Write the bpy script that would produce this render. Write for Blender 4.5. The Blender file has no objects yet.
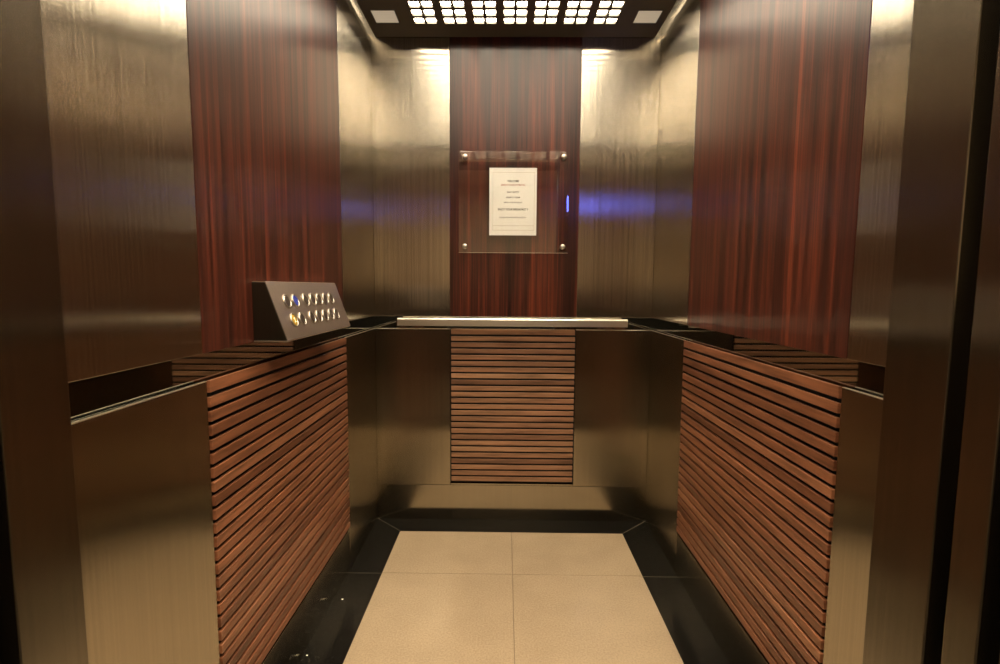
import bpy, bmesh, math
from mathutils import Vector, Matrix

S = bpy.context.scene
COL = S.collection

# ------------------------------------------------------------ dimensions (m)
XL, XR = -0.662, 0.738          # faces of the side wall panels
YB = 2.503                      # face of the back wall panels
YF = 0.600                      # inside face of the front wall
YO = 0.514                      # outside face of the front wall
HC = 2.413                      # underside of the ceiling panel
ZT = 2.550                      # top of the walls
LEDGE, RECTOP = 1.003, 1.0675   # recess band between lower and upper panels
MIR = 0.017                     # depth of the recess
KICK = 0.176
OL, OR = -0.540, 0.460          # door opening
OH = 2.300

# ------------------------------------------------------------ materials
def mat(name):
    m = bpy.data.materials.new(name); m.use_nodes = True
    nt = m.node_tree; b = nt.nodes['Principled BSDF']
    return m, nt, b

def nd(nt, t, **kw):
    n = nt.nodes.new(t)
    for k, v in kw.items(): setattr(n, k, v)
    return n

def ramp(nt, stops, interp='LINEAR'):
    r = nd(nt, 'ShaderNodeValToRGB'); cr = r.color_ramp; cr.interpolation = interp
    cr.elements[0].position = stops[0][0]; cr.elements[0].color = (*stops[0][1], 1)
    cr.elements[1].position = stops[-1][0]; cr.elements[1].color = (*stops[-1][1], 1)
    for p, c in stops[1:-1]:
        e = cr.elements.new(p); e.color = (*c, 1)
    return r

def coords(nt, scale):
    g = nd(nt, 'ShaderNodeNewGeometry'); mp = nd(nt, 'ShaderNodeMapping')
    mp.inputs['Scale'].default_value = scale
    nt.links.new(g.outputs['Position'], mp.inputs['Vector'])
    return g, mp

def horizontal_tangent(nt, g, b):
    cr = nd(nt, 'ShaderNodeVectorMath', operation='CROSS_PRODUCT')
    cr.inputs[0].default_value = (0, 0, 1)
    nt.links.new(g.outputs['True Normal'], cr.inputs[1])
    nt.links.new(cr.outputs[0], b.inputs['Tangent'])

def brushed(name, col, rough, aniso, streak=0.05, bump=0.0):
    """steel with a vertical brushed grain"""
    m, nt, b = mat(name)
    b.inputs['Metallic'].default_value = 1
    b.inputs['Anisotropic'].default_value = aniso
    g, mp = coords(nt, (210, 210, 0.8))
    horizontal_tangent(nt, g, b)
    n = nd(nt, 'ShaderNodeTexNoise'); n.inputs['Scale'].default_value = 1; n.inputs['Detail'].default_value = 3
    nt.links.new(mp.outputs[0], n.inputs['Vector'])
    r = ramp(nt, [(0.3, tuple(c*(1-streak*2) for c in col)), (0.7, tuple(min(1, c*(1+streak)) for c in col))])
    nt.links.new(n.outputs['Fac'], r.inputs[0]); nt.links.new(r.outputs[0], b.inputs['Base Color'])
    # faint smudges in the finish
    n2 = nd(nt, 'ShaderNodeTexNoise'); n2.inputs['Scale'].default_value = 3.2; n2.inputs['Detail'].default_value = 4
    nt.links.new(g.outputs['Position'], n2.inputs['Vector'])
    mr = nd(nt, 'ShaderNodeMapRange')
    mr.inputs['To Min'].default_value = rough*0.85; mr.inputs['To Max'].default_value = rough*1.15
    nt.links.new(n2.outputs['Fac'], mr.inputs['Value']); nt.links.new(mr.outputs[0], b.inputs['Roughness'])
    if bump:
        bp = nd(nt, 'ShaderNodeBump'); bp.inputs['Strength'].default_value = bump; bp.inputs['Distance'].default_value = 0.0004
        nt.links.new(n.outputs['Fac'], bp.inputs['Height']); nt.links.new(bp.outputs[0], b.inputs['Normal'])
    return m

def plain(name, col, rough=0.5, metal=0.0, spec=0.5):
    m, nt, b = mat(name)
    b.inputs['Base Color'].default_value = (*col, 1); b.inputs['Roughness'].default_value = rough
    b.inputs['Metallic'].default_value = metal; b.inputs['Specular IOR Level'].default_value = spec
    return m

def emit(name, col, strength, base=(0.8, 0.8, 0.8)):
    m, nt, b = mat(name)
    b.inputs['Base Color'].default_value = (*base, 1)
    b.inputs['Emission Color'].default_value = (*col, 1); b.inputs['Emission Strength'].default_value = strength
    return m

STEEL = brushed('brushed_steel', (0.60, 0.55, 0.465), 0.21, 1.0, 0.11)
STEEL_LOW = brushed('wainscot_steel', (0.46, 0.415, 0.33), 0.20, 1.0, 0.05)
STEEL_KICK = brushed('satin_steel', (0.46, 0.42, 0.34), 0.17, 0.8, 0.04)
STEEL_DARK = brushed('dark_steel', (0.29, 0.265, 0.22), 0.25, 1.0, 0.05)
TRANSOM = plain('satin_transom_steel', (0.8, 0.75, 0.66), 0.10, 1)
MIRROR = plain('polished_steel', (0.34, 0.335, 0.30), 0.03, 1)
CHROME = plain('chrome', (0.52, 0.48, 0.42), 0.40, 1)
RAILM = plain('satin_rail', (0.90, 0.84, 0.72), 0.34, 1)
BLACK = plain('black_backing', (0.004, 0.004, 0.004), 0.8)
DARK = plain('dark_core', (0.012, 0.011, 0.009), 0.6)

def wood_laminate():
    m, nt, b = mat('mahogany_laminate')
    g, mp = coords(nt, (30, 30, 0.55)); mp.inputs['Location'].default_value = (3.7, 11.3, 2.1)
    n = nd(nt, 'ShaderNodeTexNoise'); n.inputs['Scale'].default_value = 1; n.inputs['Detail'].default_value = 5
    n.inputs['Roughness'].default_value = 0.62; n.inputs['Distortion'].default_value = 0.25
    nt.links.new(mp.outputs[0], n.inputs['Vector'])
    r = ramp(nt, [(0.30, (0.016, 0.0065, 0.005)), (0.44, (0.044, 0.0125, 0.008)), (0.56, (0.088, 0.021, 0.0115)), (0.70, (0.170, 0.038, 0.017))])
    nt.links.new(n.outputs['Fac'], r.inputs[0])
    # fine pores
    mp2 = nd(nt, 'ShaderNodeMapping'); mp2.inputs['Scale'].default_value = (210, 210, 3.5)
    nt.links.new(g.outputs['Position'], mp2.inputs['Vector'])
    n2 = nd(nt, 'ShaderNodeTexNoise'); n2.inputs['Scale'].default_value = 1; n2.inputs['Detail'].default_value = 3
    nt.links.new(mp2.outputs[0], n2.inputs['Vector'])
    r2 = ramp(nt, [(0.35, (0.55, 0.55, 0.55)), (0.62, (1.1, 1.1, 1.1))])
    nt.links.new(n2.outputs['Fac'], r2.inputs[0])
    mx = nd(nt, 'ShaderNodeMix', data_type='RGBA', blend_type='MULTIPLY'); mx.inputs[0].default_value = 1
    nt.links.new(r.outputs[0], mx.inputs[6]); nt.links.new(r2.outputs[0], mx.inputs[7])
    nt.links.new(mx.outputs[2], b.inputs['Base Color'])
    b.inputs['Roughness'].default_value = 0.30; b.inputs['Anisotropic'].default_value = 0.8
    b.inputs['Specular IOR Level'].default_value = 0.62
    horizontal_tangent(nt, g, b)
    return m
WOOD = wood_laminate()

def slat_wood(name, tint):
    m, nt, b = mat(name)
    g = nd(nt, 'ShaderNodeNewGeometry')
    sh = nd(nt, 'ShaderNodeVectorMath', operation='SCALE'); sh.inputs['Scale'].default_value = 7.3
    cx = nd(nt, 'ShaderNodeCombineXYZ')
    for i in range(3): nt.links.new(g.outputs['Random Per Island'], cx.inputs[i])
    nt.links.new(cx.outputs[0], sh.inputs[0])
    mp = nd(nt, 'ShaderNodeMapping'); mp.inputs['Scale'].default_value = (5, 5, 70)
    nt.links.new(g.outputs['Position'], mp.inputs['Vector'])
    ad = nd(nt, 'ShaderNodeVectorMath', operation='ADD')
    nt.links.new(mp.outputs[0], ad.inputs[0]); nt.links.new(sh.outputs[0], ad.inputs[1])
    n = nd(nt, 'ShaderNodeTexNoise'); n.inputs['Scale'].default_value = 1; n.inputs['Detail'].default_value = 5
    n.inputs['Roughness'].default_value = 0.6; nt.links.new(ad.outputs[0], n.inputs['Vector'])
    r = ramp(nt, [(0.30, tuple(c*0.50 for c in tint)), (0.48, tuple(c*0.92 for c in tint)), (0.70, tuple(c*1.28 for c in tint))])
    nt.links.new(n.outputs['Fac'], r.inputs[0])
    rr = ramp(nt, [(0.0, (0.55, 0.50, 0.50)), (0.35, (0.85, 0.80, 0.78)), (0.7, (1.05, 1.0, 0.98)), (1.0, (1.3, 1.35, 1.35))])
    nt.links.new(g.outputs['Random Per Island'], rr.inputs[0])
    mx = nd(nt, 'ShaderNodeMix', data_type='RGBA', blend_type='MULTIPLY'); mx.inputs[0].default_value = 1
    nt.links.new(r.outputs[0], mx.inputs[6]); nt.links.new(rr.outputs[0], mx.inputs[7])
    nt.links.new(mx.outputs[2], b.inputs['Base Color'])
    b.inputs['Roughness'].default_value = 0.38
    return m
SLAT_BACK = slat_wood('teak_slats', (0.27, 0.145, 0.078))
SLAT_SIDE = slat_wood('red_teak_slats', (0.19, 0.076, 0.036))

def tile_mat():
    m, nt, b = mat('beige_tile')
    g = nd(nt, 'ShaderNodeNewGeometry')
    n = nd(nt, 'ShaderNodeTexNoise'); n.inputs['Scale'].default_value = 160; n.inputs['Detail'].default_value = 4
    n2 = nd(nt, 'ShaderNodeTexNoise'); n2.inputs['Scale'].default_value = 6; n2.inputs['Detail'].default_value = 3
    nt.links.new(g.outputs['Position'], n.inputs['Vector']); nt.links.new(g.outputs['Position'], n2.inputs['Vector'])
    r = ramp(nt, [(0.35, (0.305, 0.236, 0.156)), (0.65, (0.370, 0.292, 0.197))])
    nt.links.new(n.outputs['Fac'], r.inputs[0])
    r2 = ramp(nt, [(0.3, (0.92, 0.91, 0.9)), (0.7, (1.04, 1.03, 1.02))])
    nt.links.new(n2.outputs['Fac'], r2.inputs[0])
    mx = nd(nt, 'ShaderNodeMix', data_type='RGBA', blend_type='MULTIPLY'); mx.inputs[0].default_value = 1
    nt.links.new(r.outputs[0], mx.inputs[6]); nt.links.new(r2.outputs[0], mx.inputs[7])
    nt.links.new(mx.outputs[2], b.inputs['Base Color'])
    b.inputs['Roughness'].default_value = 0.22
    return m
TILE = tile_mat()
GROUT = plain('grout', (0.16, 0.115, 0.07), 0.8)

def stone():
    m, nt, b = mat('black_granite')
    g = nd(nt, 'ShaderNodeNewGeometry')
    n = nd(nt, 'ShaderNodeTexNoise'); n.inputs['Scale'].default_value = 120; n.inputs['Detail'].default_value = 3
    nt.links.new(g.outputs['Position'], n.inputs['Vector'])
    r = ramp(nt, [(0.45, (0.005, 0.005, 0.0045)), (0.75, (0.010, 0.010, 0.008))])
    nt.links.new(n.outputs['Fac'], r.inputs[0]); nt.links.new(r.outputs[0], b.inputs['Base Color'])
    b.inputs['Roughness'].default_value = 0.2; b.inputs['Specular IOR Level'].default_value = 0.12
    return m
STONE = stone()
CEIL = plain('dark_ceiling_paint', (0.105, 0.095, 0.070), 0.4, 0.0)
LIT = emit('lit_diffuser', (1.0, 0.85, 0.635), 24.0)
DIM = emit('dim_frosted_lens', (1.0, 0.82, 0.58), 0.33, (0.45, 0.38, 0.27))
BLUE = emit('blue_display', (0.10, 0.15, 1.0), 26.0, (0.02, 0.02, 0.1))
PAPER = plain('white_paper', (0.86, 0.85, 0.82), 0.7)
INK = plain('black_ink', (0.03, 0.025, 0.02), 0.7)
INK_RED = plain('red_ink', (0.42, 0.10, 0.06), 0.7)
INK_LINE = plain('pale_line', (0.50, 0.43, 0.33), 0.7)
BTN = plain('dark_button', (0.17, 0.14, 0.115), 0.35, 0.8)
BTN_YEL = emit('yellow_lit_button', (1.0, 0.55, 0.03), 0.14, (0.35, 0.22, 0.02))
BTN_GLYPH = emit('lit_glyph', (1.0, 0.85, 0.35), 0.7)
BTN_BLUE = emit('blue_lit_button', (0.06, 0.09, 0.55), 0.15, (0.02, 0.03, 0.22))
HALL = plain('landing_wall_paint', (0.46, 0.37, 0.26), 0.6)
HALL_FLOOR = plain('landing_floor_stone', (0.05, 0.042, 0.032), 0.3)

def acrylic():
    m = bpy.data.materials.new('clear_acrylic'); m.use_nodes = True; nt = m.node_tree; nt.nodes.clear()
    o = nd(nt, 'ShaderNodeOutputMaterial'); t = nd(nt, 'ShaderNodeBsdfTransparent'); t.inputs[0].default_value = (0.985, 0.985, 0.97, 1)
    gl = nd(nt, 'ShaderNodeBsdfGlossy'); gl.inputs['Roughness'].default_value = 0.0
    f0 = nd(nt, 'ShaderNodeFresnel'); f0.inputs[0].default_value = 2.1
    g = nd(nt, 'ShaderNodeNewGeometry')
    iv = nd(nt, 'ShaderNodeMath', operation='SUBTRACT'); iv.inputs[0].default_value = 1.0
    nt.links.new(g.outputs['Backfacing'], iv.inputs[1])
    f = nd(nt, 'ShaderNodeMath', operation='MULTIPLY'); nt.links.new(f0.outputs[0], f.inputs[0]); nt.links.new(iv.outputs[0], f.inputs[1])
    mx = nd(nt, 'ShaderNodeMixShader')
    nt.links.new(f.outputs[0], mx.inputs[0]); nt.links.new(t.outputs[0], mx.inputs[1]); nt.links.new(gl.outputs[0], mx.inputs[2])
    nt.links.new(mx.outputs[0], o.inputs[0])
    return m
ACRYLIC = acrylic()

# ------------------------------------------------------------ mesh helpers
def add_box(bm, lo, hi):
    v = [bm.verts.new((x, y, z)) for x in (lo[0], hi[0]) for y in (lo[1], hi[1]) for z in (lo[2], hi[2])]
    for f in ((0,1,3,2), (4,6,7,5), (0,4,5,1), (2,3,7,6), (0,2,6,4), (1,5,7,3)):
        bm.faces.new([v[i] for i in f])

def add_tube(bm, pts, r, n=12, sx=1.0, sz=1.0):
    """tube along a list of points"""
    rings = []
    for i, p in enumerate(pts):
        p = Vector(p)
        d = (Vector(pts[min(i+1, len(pts)-1)]) - Vector(pts[max(i-1, 0)])).normalized()
        a = d.cross(Vector((0, 0, 1)))
        if a.length < 1e-3: a = Vector((1, 0, 0))
        a.normalize(); b = a.cross(d).normalized()
        rings.append([bm.verts.new(p + a*math.cos(2*math.pi*k/n)*r*sx + b*math.sin(2*math.pi*k/n)*r*sz) for k in range(n)])
    for A, B in zip(rings, rings[1:]):
        for k in range(n): bm.faces.new((A[k], A[(k+1) % n], B[(k+1) % n], B[k]))
    bm.faces.new(rings[0][::-1]); bm.faces.new(rings[-1])

def add_lathe(bm, prof, origin, axis, n=28):
    """profile [(radius, height)] turned about axis from origin"""
    axis = Vector(axis).normalized()
    a = axis.orthogonal().normalized(); b = axis.cross(a)
    rings = []
    for r, h in prof:
        c = Vector(origin) + axis*h
        if r < 1e-6: rings.append([bm.verts.new(c)])
        else: rings.append([bm.verts.new(c + a*math.cos(2*math.pi*k/n)*r + b*math.sin(2*math.pi*k/n)*r) for k in range(n)])
    for A, B in zip(rings, rings[1:]):
        if len(A) == 1 and len(B) == 1: continue
        for k in range(n):
            if len(A) == 1: bm.faces.new((A[0], B[k], B[(k+1) % n]))
            elif len(B) == 1: bm.faces.new((A[k], B[0], A[(k+1) % n]))
            else: bm.faces.new((A[k], B[k], B[(k+1) % n], A[(k+1) % n]))

def obj(name, bm, m, parent=None, bevel=0.0, smooth=False, seg=2):
    bmesh.ops.recalc_face_normals(bm, faces=bm.faces)
    me = bpy.data.meshes.new(name); bm.to_mesh(me); bm.free()
    me.materials.append(m)
    o = bpy.data.objects.new(name, me); COL.objects.link(o)
    if parent:
        o.parent = parent; o.matrix_parent_inverse = Matrix.Translation(-parent.location)
    if smooth:
        for p in me.polygons: p.use_smooth = True
    if bevel:
        b = o.modifiers.new('bevel', 'BEVEL'); b.width = bevel; b.segments = seg; b.limit_method = 'ANGLE'
    return o

def box(name, lo, hi, m, parent=None, bevel=0.0):
    bm = bmesh.new(); add_box(bm, lo, hi); return obj(name, bm, m, parent, bevel)

def thing(name, label, cat, loc, group=None):
    o = bpy.data.objects.new(name, None); COL.objects.link(o); o.location = loc; o.empty_display_size = 0.05
    o['label'] = label; o['category'] = cat
    if group: o['group'] = group
    return o

def struct(o, label=None, cat=None):
    o['kind'] = 'structure'
    if label: o['label'] = label
    if cat: o['category'] = cat
    return o

# ------------------------------------------------------------ walls
G = 0.0006                       # hairline joint
WY0, WY1 = 1.069, 2.015          # veneer extent on the side walls
SY0, SY1 = 1.079, 2.038          # slat extent on the side walls
WX0, WX1 = -0.280, 0.358         # veneer and slats on the back wall
PT = 0.0165                      # panel thickness

def side_wall(side, X, s):
    """s = +1 when the wall's outer side is +x"""
    def bx(name, y0, y1, z0, z1, d0, d1, m, parent=None, bevel=0.0):
        xs = sorted((X + s*d0, X + s*d1))
        return box(name, (xs[0], y0, z0), (xs[1], y1, z1), m, parent, bevel)
    w = struct(bx('wall_' + side, YF, YB, 0.0, ZT, MIR + 0.002, 0.10, DARK),
               'brushed steel %s wall of the lift car with a dark recess band' % side, 'wall')
    bx('mirror_strip', YF, YB + MIR, LEDGE - 0.02, RECTOP + 0.02, MIR, MIR + 0.0015, MIRROR, w)
    for y0, y1 in ((YF, WY0), (WY1, YB + MIR)):
        bx('upper_steel_panel', y0 + G, y1 - G, RECTOP, ZT, 0, PT, STEEL, w, 0.0012)
    for y0, y1 in ((YF, SY0), (SY1, YB + MIR)):
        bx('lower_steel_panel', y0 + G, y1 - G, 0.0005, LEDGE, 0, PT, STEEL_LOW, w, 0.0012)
        bx('ledge_edge', y0 + G, y1 - G, LEDGE, LEDGE + 0.0015, 0, 0.006, RAILM, w)
    struct(bx('baseboard_' + side, SY0 + G, SY1 - G, 0.0005, KICK - 0.001, 0.001, PT, STEEL_KICK, None, 0.001),
           'satin steel kick plate along the foot of the %s wall' % side, 'kick plate')
    # veneer panel
    v = bx('veneer_panel', WY0 + G, WY1 - G, RECTOP, ZT, -0.0008, PT - 0.001, WOOD, None, 0.0008)
    v['label'] = 'glossy dark red mahogany veneer panel on the %s wall above the slats' % side
    v['category'] = 'wall panel'; v['group'] = 'mahogany veneer panels of the lift car'
    # slat panel
    t = thing('slat_panel', 'reddish horizontal wood slat panel on the %s wall below the recess band' % side, 'slat panel',
              (X, (SY0+SY1)/2, KICK), 'horizontal wood slat panels of the lift car')
    bx('backing', SY0 + G, SY1 - G, KICK, LEDGE - 0.004, 0.0155, PT, BLACK, t)
    bm = bmesh.new(); z = LEDGE; n = 25
    pitch = (LEDGE - 0.0365 - (KICK + 0.004)) / 24
    for k in range(n):
        h = 0.0365 - 0.0098 if k == 0 else pitch - 0.0098
        z1 = LEDGE + 0.001 if k == 0 else LEDGE - 0.0365 - (k-1)*pitch
        xs = sorted((X - s*0.004, X + s*0.006))
        add_box(bm, (xs[0], SY0 + 0.004, z1 - h), (xs[1], SY1 - 0.004, z1))
    obj('slats', bm, SLAT_SIDE, t, 0.0011, seg=2)
    return w

side_wall('left', XL, -1)
side_wall('right', XR, 1)

wb = struct(box('wall_back', (XL - 0.1, YB + MIR + 0.002, 0), (XR + 0.1, YB + 0.10, ZT), DARK),
            'brushed steel back wall of the lift car with a dark recess band', 'wall')
box('mirror_strip', (XL - MIR, YB + MIR, LEDGE - 0.02), (XR + MIR, YB + MIR + 0.0015, RECTOP + 0.02), MIRROR, wb)
for x0, x1 in ((XL, WX0), (WX1, XR)):
    box('upper_steel_panel', (x0 + G, YB, RECTOP), (x1 - G, YB + PT, ZT), STEEL, wb, 0.0012)
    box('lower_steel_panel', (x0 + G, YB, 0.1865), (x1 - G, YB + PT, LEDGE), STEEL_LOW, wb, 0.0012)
    box('ledge_edge', (x0 + G, YB, LEDGE), (x1 - G, YB + 0.006, LEDGE + 0.0015), RAILM, wb)
box('lower_steel_panel', (WX0, YB + 0.0005, 0.1865), (WX1, YB + PT, 0.196), STEEL_LOW, wb, 0.0008)
struct(box('baseboard_back', (XL + 0.0005, YB + 0.001, 0.0005), (XR - 0.0005, YB + PT, 0.1855), STEEL_KICK, None, 0.001),
       'satin steel kick plate along the foot of the back wall', 'kick plate')
v = box('veneer_panel', (WX0 + G, YB - 0.0008, RECTOP), (WX1 - G, YB + PT - 0.001, ZT), WOOD, None, 0.0008)
v['label'] = 'glossy dark red mahogany veneer panel on the back wall behind the notice'
v['category'] = 'wall panel'; v['group'] = 'mahogany veneer panels of the lift car'
t = thing('slat_panel', 'brown horizontal wood slat panel in the middle of the back wall under the handrail', 'slat panel',
          ((WX0+WX1)/2, YB, 0.197), 'horizontal wood slat panels of the lift car')
box('backing', (WX0 + G, YB + 0.0155, 0.197), (WX1 - G, YB + PT, LEDGE - 0.004), BLACK, t)
bm = bmesh.new()
pitch = (LEDGE - 0.0365 - 0.200) / 24
for k in range(25):
    h = 0.0365 - 0.0092 if k == 0 else pitch - 0.0092
    z1 = LEDGE + 0.001 if k == 0 else LEDGE - 0.0365 - (k-1)*pitch
    add_box(bm, (WX0 + 0.005, YB - 0.003, z1 - h), (WX1 - 0.005, YB + 0.004, z1))
obj('slats', bm, SLAT_BACK, t, 0.0014, seg=2)

# front wall of the car: two returns and a transom around the door opening
wf = struct(box('wall_front', (OL, YO, OH), (OR, YF, ZT), TRANSOM, None, 0.001),
            'brushed steel front returns and transom around the lift door opening', 'wall')
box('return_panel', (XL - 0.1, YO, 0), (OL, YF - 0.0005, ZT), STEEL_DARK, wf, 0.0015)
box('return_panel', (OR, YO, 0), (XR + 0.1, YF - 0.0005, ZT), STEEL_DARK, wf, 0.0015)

# ------------------------------------------------------------ floor
fb = struct(box('floor', (XL - 0.1, YO, -0.05), (XR + 0.1, YB + 0.1, -0.004), GROUT),
            'beige tiled lift floor with a black stone border', 'floor')
bm = bmesh.new()
tx = [-0.5184, 0.0385, 0.5906]; ty = [0.86, 1.445, 2.008, 2.3713]; g = 0.0011
for a, b_ in zip(tx, tx[1:]):
    for c, d in zip(ty, ty[1:]):
        add_box(bm, (a + g, c + g, -0.004), (b_ - g, d - g, 0.0))
obj('tile_field', bm, TILE, fb, 0.0006)
# black border, with mitred corners at the back and a joint on each side
def prism(bm, poly, z0, z1):
    lo = [bm.verts.new((x, y, z0)) for x, y in poly]; hi = [bm.verts.new((x, y, z1)) for x, y in poly]
    bm.faces.new(lo[::-1]); bm.faces.new(hi)
    for i in range(len(poly)):
        j = (i+1) % len(poly); bm.faces.new((lo[i], lo[j], hi[j], hi[i]))
bm = bmesh.new(); q = 0.0009
x0, x1, x2, x3 = XL - 0.01, tx[0], tx[2], XR + 0.01
yb, yi, yj, yk = YB + 0.01, ty[3], 2.003, YF - 0.06
prism(bm, [(XL+0.0, YB), (XL+0.0, yb), (XR, yb), (XR, YB), (x2 - q, yi + 0.0005), (x1 + q, yi + 0.0005)], -0.004, 0.0)
prism(bm, [(x0, yj + q), (x1, yj + q), (x1, yi), (XL - q, YB - q*1.5), (x0, YB - q)], -0.004, 0.0)
prism(bm, [(x2, yj + q), (x3, yj + q), (x3, YB - q), (XR + q, YB - q*1.5), (x2, yi)], -0.004, 0.0)
prism(bm, [(x0, 0.861), (x1, 0.861), (x1, yj - q), (x0, yj - q)], -0.004, 0.0)
prism(bm, [(x2, 0.861), (x3, 0.861), (x3, yj - q), (x2, yj - q)], -0.004, 0.0)
prism(bm, [(x0, yk), (x3, yk), (x3, 0.859), (x0, 0.859)], -0.004, 0.0)
obj('stone_border', bm, STONE, fb)
GR2 = plain('pale_joint', (0.11, 0.10, 0.075), 0.6)
bm = bmesh.new(); hw = 0.0007
for xa, xb, ysgn in ((XL, tx[0], 1), (XR, tx[2], -1)):
    dv = Vector((xb - xa, yi - YB, 0)); nn = Vector((-dv.y, dv.x, 0)).normalized()*hw
    if nn.y < 0: nn = -nn
    P_, Q_ = Vector((xa, YB, 0)), Vector((xb, yi, 0))
    prism(bm, [tuple((P_ + nn)[:2]), tuple((P_ - nn)[:2]), tuple((Q_ - nn)[:2]), tuple((Q_ + nn)[:2])], 0.0001, 0.0003)
    lo_, hi_ = sorted((xa, xb)); prism(bm, [(lo_, yj - hw), (hi_, yj - hw), (hi_, yj + hw), (lo_, yj + hw)], 0.0001, 0.0003)
obj('stone_joint', bm, GR2, fb)

# ------------------------------------------------------------ ceiling with the light grid
CX0, CX1, CY0, CY1 = -0.638, 0.706, YF + 0.02, 2.4995
struct(box('ceiling', (XL - 0.1, YO, ZT + 0.001), (XR + 0.1, YB + 0.1, ZT + 0.05), DARK), 'dark lift car roof above the drop ceiling', 'ceiling')
cellx = []
for k in range(7):
    a = -0.4235 + k*0.13535
    cellx += [(a + 0.0015, a + 0.0450), (a + 0.0565, a + 0.1000)]
celly = [(2.376 - k*0.0655 - 0.0455, 2.376 - k*0.0655) for k in range(25)]
FX0, FX1 = cellx[0][0] - 0.02, cellx[-1][1] + 0.02
FY0, FY1 = celly[-1][0] - 0.02, celly[0][1] + 0.016
def plate(bm, x0, x1, y0, y1, holes_x, holes_y, z0, z1, both=True, holes=None):
    """flat plate with rectangular through-holes"""
    if holes is None: holes = [(a, b, c, d) for a, b in holes_x for c, d in holes_y]
    xs = sorted({x0, x1} | {h[0] for h in holes} | {h[1] for h in holes})
    ys = sorted({y0, y1} | {h[2] for h in holes} | {h[3] for h in holes})
    V = {}
    def vv(i, j, z):
        k = (i, j, z)
        if k not in V: V[k] = bm.verts.new((xs[i], ys[j], z))
        return V[k]
    def solid(i, j):
        if i < 0 or j < 0 or i >= len(xs)-1 or j >= len(ys)-1: return False
        cx, cy = (xs[i]+xs[i+1])/2, (ys[j]+ys[j+1])/2
        return not any(h[0] < cx < h[1] and h[2] < cy < h[3] for h in holes)
    for i in range(len(xs)-1):
        for j in range(len(ys)-1):
            if not solid(i, j): continue
            bm.faces.new((vv(i,j,z0), vv(i,j+1,z0), vv(i+1,j+1,z0), vv(i+1,j,z0)))
            bm.faces.new((vv(i,j,z1), vv(i+1,j,z1), vv(i+1,j+1,z1), vv(i,j+1,z1)))
            if not solid(i-1, j): bm.faces.new((vv(i,j,z0), vv(i,j,z1), vv(i,j+1,z1), vv(i,j+1,z0)))
            if not solid(i+1, j): bm.faces.new((vv(i+1,j,z0), vv(i+1,j+1,z0), vv(i+1,j+1,z1), vv(i+1,j,z1)))
            if not solid(i, j-1): bm.faces.new((vv(i,j,z0), vv(i+1,j,z0), vv(i+1,j,z1), vv(i,j,z1)))
            if not solid(i, j+1): bm.faces.new((vv(i,j+1,z0), vv(i,j+1,z1), vv(i+1,j+1,z1), vv(i+1,j+1,z0)))
lamps = [(a, a + 0.109, c, c + 0.109) for a in (-0.6015, 0.5645) for c in (2.266, 0.74)]
bm = bmesh.new()
plate(bm, CX0, CX1, CY0, CY1, None, None, HC, HC + 0.012, holes=lamps + [(FX0, FX1, FY0, FY1)])
c2 = struct(obj('ceiling', bm, CEIL), 'dark drop ceiling panel around the lit grid', 'ceiling')

t = thing('ceiling_light', 'large glowing ceiling light behind a dark square grid', 'ceiling light', ((CX0+CX1)/2, 1.55, HC))
bm = bmesh.new()
plate(bm, FX0 + 0.0005, FX1 - 0.0005, FY0 + 0.0005, FY1 - 0.0005, cellx, celly, HC - 0.001, HC + 0.009)
obj('grille', bm, CEIL, t)
box('diffuser', (FX0 + 0.001, FY0 + 0.001, HC + 0.0095), (FX1 - 0.001, FY1 - 0.001, HC + 0.0135), LIT, t)
names = ['left', 'left', 'right', 'right']
for i, (a, b_, c, d) in enumerate(lamps):
    if i in (1, 3): lab = 'dim square downlight at the front end of the ceiling, %s of the lit grid' % names[i]
    else: lab = 'dim square frosted downlight at the back %s corner of the dark ceiling' % names[i]
    t = thing('downlight', lab, 'downlight', ((a+b_)/2, (c+d)/2, HC), 'square downlights beside the lit grid')
    bm = bmesh.new(); plate(bm, a + 0.0003, b_ - 0.0003, c + 0.0003, d - 0.0003, None, None, HC - 0.0012, HC + 0.009,
                            holes=[(a + 0.003, b_ - 0.003, c + 0.003, d - 0.003)])
    obj('frame', bm, CEIL, t)
    box('lens', (a + 0.0035, c + 0.0035, HC + 0.001), (b_ - 0.0035, d - 0.0035, HC + 0.006), DIM, t)

# ------------------------------------------------------------ handrail
t = thing('handrail', 'bright flat steel handrail across the back wall in front of the recess', 'handrail', (0.034, 2.455, 1.042))
bm = bmesh.new()
prof = [(-0.0075, -0.019), (-0.0075, 0.013), (-0.004, 0.019), (0.004, 0.0195), (0.0075, 0.014), (0.0075, -0.018)]
rings = []
for x in (-0.536, 0.604):
    rings.append([bm.verts.new((x, 2.452 + py, 1.042 + pz)) for py, pz in prof])
n = len(prof)
for k in range(n): bm.faces.new((rings[0][k], rings[0][(k+1) % n], rings[1][(k+1) % n], rings[1][k]))
bm.faces.new(rings[0]); bm.faces.new(rings[1][::-1])
obj('bar', bm, RAILM, t, 0.001)
for x in (-0.345, 0.415):
    bm = bmesh.new()
    pts = []
    for k in range(9):
        a = math.pi*k/8
        pts.append((x + 0.022*math.cos(a)*0.9, 2.460 + 0.052*k/8, 1.048 + 0.012*math.sin(a)))
    add_tube(bm, pts, 0.0045, 10)
    add_lathe(bm, [(0, 0), (0.012, 0), (0.012, 0.003), (0, 0.003)], (pts[-1][0], YB + MIR - 0.004, 1.046), (0, 1, 0), 20)
    obj('bracket', bm, CHROME, t, smooth=False)

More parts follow.
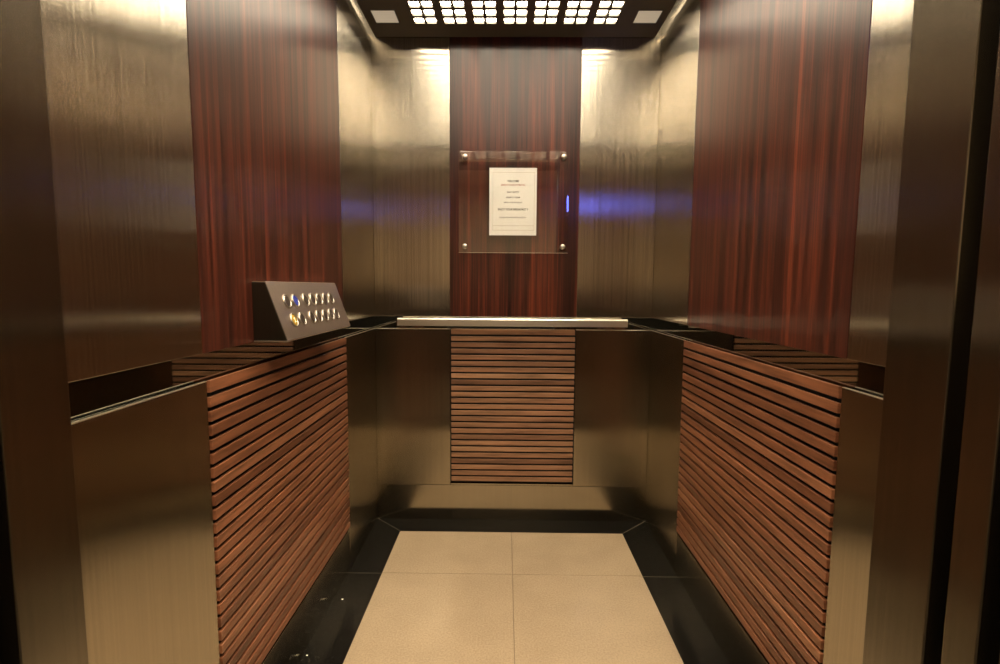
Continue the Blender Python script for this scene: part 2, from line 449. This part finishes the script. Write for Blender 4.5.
# ------------------------------------------------------------ control panel
A = Vector((-0.6255, 0, 1.2265)); B = Vector((-0.5712, 0, 1.0715))
Y0, Y1 = 1.288, 1.812
t = thing('control_panel', 'sloping steel lift control panel with two rows of round buttons on the left wall', 'control panel', (XL, 1.55, 1.07))
bm = bmesh.new()
sec = [(XL + 0.0012, 1.2255), (A.x - 0.001, 1.2255), (B.x - 0.002, 1.0725), (XL + 0.0012, 1.0725)]
r0 = [bm.verts.new((x, Y0, z)) for x, z in sec]; r1 = [bm.verts.new((x, Y1, z)) for x, z in sec]
for k in range(4): bm.faces.new((r0[k], r0[(k+1) % 4], r1[(k+1) % 4], r1[k]))
bm.faces.new(r0); bm.faces.new(r1[::-1])
FACE = brushed('control_face_steel', (0.46, 0.39, 0.33), 0.42, 0.3, 0.03)
obj('housing', bm, brushed('shaded_housing_steel', (0.10, 0.09, 0.07), 0.35, 0.3, 0.03), t, 0.001)  # dark reflection on the steel sides is put into the housing colour
nrm = Vector((-(B - A).z, 0, (B - A).x)).normalized()
if nrm.x < 0: nrm = -nrm
bm = bmesh.new()
th = 0.0015
cs = [Vector((0, Y0 - 0.001, 0)) + A, Vector((0, Y1 + 0.001, 0)) + A, Vector((0, Y1 + 0.001, 0)) + B, Vector((0, Y0 - 0.001, 0)) + B]
lo = [bm.verts.new(c) for c in cs]; hi = [bm.verts.new(c + nrm*th) for c in cs]
bm.faces.new(lo); bm.faces.new(hi[::-1])
for k in range(4): bm.faces.new((lo[k], lo[(k+1) % 4], hi[(k+1) % 4], hi[k]))
obj('face_plate', bm, FACE, t, 0.0005)
box('top_edge', (XL + 0.002, Y0, 1.2258), (A.x + 0.0005, Y1, 1.2278), RAILM, t)
box('bottom_edge', (XL + 0.002, Y0 - 0.0015, 1.0695), (B.x, Y1, 1.0722), RAILM, t)
slope = (B - A).normalized()
byy = [1.366, 1.421, 1.494, 1.549, 1.603, 1.657, 1.711]
for row, zc in enumerate((1.1735, 1.1215)):
    for i, y in enumerate(byy):
        k = (A.z - zc)/(A.z - B.z)
        c = A + (B - A)*k + Vector((0, y, 0)) + nrm*th
        bm = bmesh.new()
        add_lathe(bm, [(0.0165, 0.0), (0.0203, 0.0), (0.0203, 0.002), (0.0192, 0.0040), (0.0176, 0.0040), (0.0166, 0.002), (0.0165, 0.0)], c, nrm)
        m = BTN
        if row == 0 and i == 1: m = BTN_BLUE
        if row == 1 and i == 0: m = BTN_YEL
        ring = obj('button_ring', bm, CHROME, t, smooth=True)
        bm = bmesh.new()
        add_lathe(bm, [(0, 0.0005), (0.0152, 0.0005), (0.0152, 0.0022), (0.0135, 0.0032), (0, 0.0034)], c, nrm)
        cap = obj('button', bm, m, ring, smooth=False)
        if m is BTN_BLUE: cap['label'] = 'blue lit round button'
        if m is BTN_YEL:
            cap['label'] = 'yellow lit round button marked 1'
            bm = bmesh.new()
            up = -slope
            for (u0, u1, w0, w1) in ((-0.0014, 0.0014, -0.0065, 0.0065), (-0.0042, 0.0, 0.0035, 0.0055), (-0.004, 0.004, -0.0075, -0.0055)):
                vs = []
                for h in (0.0032, 0.0040):
                    for u, w in ((u0, w0), (u1, w0), (u1, w1), (u0, w1)):
                        vs.append(bm.verts.new(c + Vector((0, u, 0)) + up*w + nrm*h))
                bm.faces.new(vs[:4]); bm.faces.new(vs[4:])
                for q_ in range(4): bm.faces.new((vs[q_], vs[(q_+1) % 4], vs[4+(q_+1) % 4], vs[4+q_]))
            o = obj('number', bm, BTN_GLYPH, ring)

# ------------------------------------------------------------ notice and its acrylic holder
YA = 2.473
AX0, AX1, AZ0, AZ1 = -0.2335, 0.3045, 1.386, 1.8705
t = thing('sign_holder', 'clear acrylic sheet bolted over the back veneer panel with four steel standoffs', 'sign holder', (0.035, YB, AZ0))
box('acrylic_sheet', (AX0, YA - 0.004, AZ0), (AX1, YA, AZ1), ACRYLIC, t, 0.0006)
EDGE = plain('acrylic_edge', (0.62, 0.56, 0.44), 0.2)
bm = bmesh.new()
add_box(bm, (AX0, YA - 0.0041, AZ0 - 0.0012), (AX1, YA + 0.0001, AZ0 - 0.0001))
obj('sheet_edge', bm, EDGE, t)
for x, z in ((-0.203, 1.846), (0.278, 1.847), (-0.203, 1.416), (0.278, 1.416)):
    bm = bmesh.new()
    add_lathe(bm, [(0.0105, 0.0), (0.0105, 0.025), (0.0105, 0.0255)], (x, YB - 0.001, z), (0, -1, 0))
    add_lathe(bm, [(0.0130, 0.0330), (0.0130, 0.0365), (0.0105, 0.0400), (0.0055, 0.0425), (0, 0.0430)], (x, YB - 0.001, z), (0, -1, 0))
    obj('standoff', bm, CHROME, t, smooth=True)
PX0, PX1, PZ0, PZ1 = -0.0835, 0.1480, 1.471, 1.795
t = thing('paper_notice', 'white printed breakfast notice behind the acrylic sheet', 'notice', (0.032, YA + 0.002, PZ0))
box('paper', (PX0, YA + 0.0015, PZ0), (PX1, YA + 0.0025, PZ1), PAPER, t)
def text(body, zc, width, height, m, bold=0.0):
    cu = bpy.data.curves.new('t', 'FONT'); cu.body = body; cu.size = height*1.35; cu.align_x = 'CENTER'; cu.align_y = 'CENTER'
    cu.offset = bold*0.35
    tmp = bpy.data.objects.new('t', cu); COL.objects.link(tmp)
    bpy.context.view_layer.update()
    dg = bpy.context.evaluated_depsgraph_get()
    me = bpy.data.meshes.new_from_object(tmp.evaluated_get(dg))
    xs = [v.co.x for v in me.vertices]; w = max(xs) - min(xs); cxm = (max(xs)+min(xs))/2
    for v in me.vertices:
        v.co = Vector(((v.co.x - cxm)*width/w + (PX0+PX1)/2, YA + 0.0012, v.co.y + zc))
    bpy.data.objects.remove(tmp, do_unlink=True)
    me.materials.clear(); me.materials.append(m); me.name = 'lettering'
    o = bpy.data.objects.new('lettering', me); COL.objects.link(o)
    o.parent = t; o.matrix_parent_inverse = Matrix.Translation(-t.location)
    return o
px = 4.81e-3   # metres per photo pixel on the sheet
def zy(y): return PZ1 - (y - 168.0)*px
text('WELCOME', zy(181.2), 11.8*px, 0.010, INK, 0.0006)
text('BREAKFAST ROOM INFORMATION', zy(185.0), 24*px, 0.0085, INK_RED, 0.0003)
text('DAILY BUFFET', zy(192.1), 12*px, 0.009, INK, 0.0002)
text('6.30AM TO 10.00AM', zy(197.4), 14*px, 0.0075, INK, 0.0003)
text('SERVED IN THE RESTAURANT', zy(202.5), 18.5*px, 0.0065, INK, 0.0001)
text('ENJOY YOUR BREAKFAST !!', zy(209.4), 30.5*px, 0.011, INK, 0.0006)
text('PLEASE ASK OUR STAFF FOR MORE DETAILS', zy(217.4), 27*px, 0.0065, INK, 0.0)
bm = bmesh.new()
ix0, ix1, iz0, iz1 = PX0 + 0.017, PX1 - 0.012, PZ0 + 0.024, PZ1 - 0.022
for (a, b_, c, d) in ((ix0, ix1, iz1, iz1 + 0.0012), (ix0, ix1, iz0, iz0 + 0.0012), (ix0, ix1, iz0 + 0.022, iz0 + 0.0232),
                      (ix0, ix0 + 0.001, iz0, iz1), (ix1, ix1 + 0.001, iz0, iz1)):
    add_box(bm, (a, YA + 0.0011, c), (b_, YA + 0.0014, d))
obj('border_line', bm, INK_LINE, t)

# ------------------------------------------------------------ small crumbs on the black border
CR = plain('white_crumb', (0.9, 0.88, 0.8), 0.6)
import random
random.seed(4)
for (x, y, r, lab) in ((-0.626, 1.821, 0.0042, 'white crumb on the black floor border by the left kick plate'),
                       (-0.646, 1.526, 0.0030, 'tiny pale crumb on the black floor border at the bottom of the picture')):
    bm = bmesh.new(); bmesh.ops.create_icosphere(bm, subdivisions=2, radius=r)
    for v in bm.verts:
        v.co *= random.uniform(0.75, 1.15); v.co.z *= 0.55
    for v in bm.verts: v.co += Vector((x, y, r*0.5))
    o = obj('crumb', bm, CR); o['label'] = lab; o['category'] = 'crumb'

# ------------------------------------------------------------ doors and landing
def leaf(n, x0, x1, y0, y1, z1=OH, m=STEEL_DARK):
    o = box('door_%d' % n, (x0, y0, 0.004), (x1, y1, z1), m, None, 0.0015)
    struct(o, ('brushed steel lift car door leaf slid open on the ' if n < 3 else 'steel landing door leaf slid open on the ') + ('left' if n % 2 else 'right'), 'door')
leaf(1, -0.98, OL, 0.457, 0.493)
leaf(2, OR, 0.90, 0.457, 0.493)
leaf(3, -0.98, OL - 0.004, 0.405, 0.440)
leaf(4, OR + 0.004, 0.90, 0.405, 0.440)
LW = []
def hall(name, lo, hi, m, lab, cat):
    return struct(box(name, lo, hi, m), lab, cat)
hall('wall_landing_left', (-1.7, 0.20, 0), (OL - 0.01, 0.385, 2.6), DARK, 'dark landing wall left of the lift doorway', 'wall')
hall('wall_landing_right', (OR + 0.01, 0.20, 0), (1.8, 0.385, 2.6), DARK, 'dark landing wall right of the lift doorway', 'wall')
hall('wall_landing_top', (OL - 0.01, 0.20, OH), (OR + 0.01, 0.385, 2.6), DARK, 'dark landing wall above the lift doorway', 'wall')
hall('dark_band_hall', (-1.7, -2.0, 0), (1.8, -1.98, 1.2), DARK, 'unseen dark band added low on the far landing wall', 'dark band')  # unseen band, added so the low reflections in the steel turn dark
hall('wall_hall_rear', (-1.7, -2.1, 0), (1.8, -2.0, 2.6), HALL, 'landing wall facing the lift doorway', 'wall')
hall('wall_hall_left', (-1.8, -2.1, 0), (-1.7, 0.20, 2.6), HALL, 'left wall of the landing', 'wall')
hall('wall_hall_right', (1.8, -2.1, 0), (1.9, 0.20, 2.6), HALL, 'right wall of the landing', 'wall')
hall('floor_landing', (-1.8, -2.1, -0.05), (1.9, 0.512, -0.003), HALL_FLOOR, 'dark stone floor of the landing', 'floor')
hall('ceiling_landing', (-1.8, -2.1, 2.6), (1.9, 0.385, 2.65), HALL, 'ceiling of the landing', 'ceiling')

# blue floor indicator on the inside of the right return, seen only in reflections
t = thing('floor_indicator', 'blue lit floor indicator mirrored in the acrylic sheet and back steel', 'indicator', (0.555, YF, 1.93))
box('housing', (0.505, YF + 0.0002, 1.83), (0.585, YF + 0.004, 2.03), BTN, t, 0.001)
box('display', (0.518, YF + 0.0042, 1.865), (0.572, YF + 0.0055, 1.995), BLUE, t)

# lamps in the void above the drop ceiling, washing the walls through the perimeter gap
for sx, ax in ((CX0 + 0.09, math.pi/2), (CX1 - 0.09, -math.pi/2)):
    ld = bpy.data.lights.new('cove_light', 'AREA'); ld.shape = 'RECTANGLE'; ld.size = 0.05; ld.size_y = 1.7; ld.energy = 3.0; ld.color = (1.0, 0.82, 0.58)
    lo = bpy.data.objects.new('cove_light', ld); COL.objects.link(lo); lo.location = (sx, 1.55, HC + 0.06); lo.rotation_euler = (0, ax, 0)

# landing lamp
ld = bpy.data.lights.new('landing_light', 'AREA'); ld.shape = 'RECTANGLE'; ld.size = 1.2; ld.size_y = 0.5; ld.energy = 140; ld.color = (1.0, 0.80, 0.55)
lo = bpy.data.objects.new('landing_light', ld); COL.objects.link(lo); lo.location = (0.05, -0.12, 2.58)

# ------------------------------------------------------------ world, camera, colour
w = bpy.data.worlds.new('world'); S.world = w; w.use_nodes = True
w.node_tree.nodes['Background'].inputs[0].default_value = (0.01, 0.009, 0.007, 1)
cd = bpy.data.cameras.new('camera'); cam = bpy.data.objects.new('camera', cd); COL.objects.link(cam)
cd.sensor_fit = 'HORIZONTAL'; cd.sensor_width = 36; cd.lens = 495.63/1000*36; cd.clip_start = 0.02
a, b_, r = math.radians(5.1826), math.radians(-0.6198), math.radians(0.3947)
fw = Vector((math.sin(b_)*math.cos(a), math.cos(b_)*math.cos(a), -math.sin(a)))
rt = Vector((math.cos(b_), -math.sin(b_), 0)); up = rt.cross(fw)
rt2 = rt*math.cos(r) + up*math.sin(r); up2 = -rt*math.sin(r) + up*math.cos(r)
M = Matrix((rt2, up2, -fw)).transposed().to_4x4(); M.translation = Vector((0, 0, 1.217))
cam.matrix_world = M
S.camera = cam

S.view_settings.view_transform = 'Standard'; S.view_settings.look = 'None'
S.view_settings.exposure = 0.0; S.view_settings.gamma = 1; S.view_settings.use_curve_mapping = False
S.cycles.max_bounces = 14; S.cycles.glossy_bounces = 10; S.cycles.diffuse_bounces = 5; S.cycles.transparent_max_bounces = 12
S.cycles.caustics_reflective = True; S.cycles.sample_clamp_indirect = 6.0; S.cycles.blur_glossy = 0.3
S.cycles.use_denoising = True
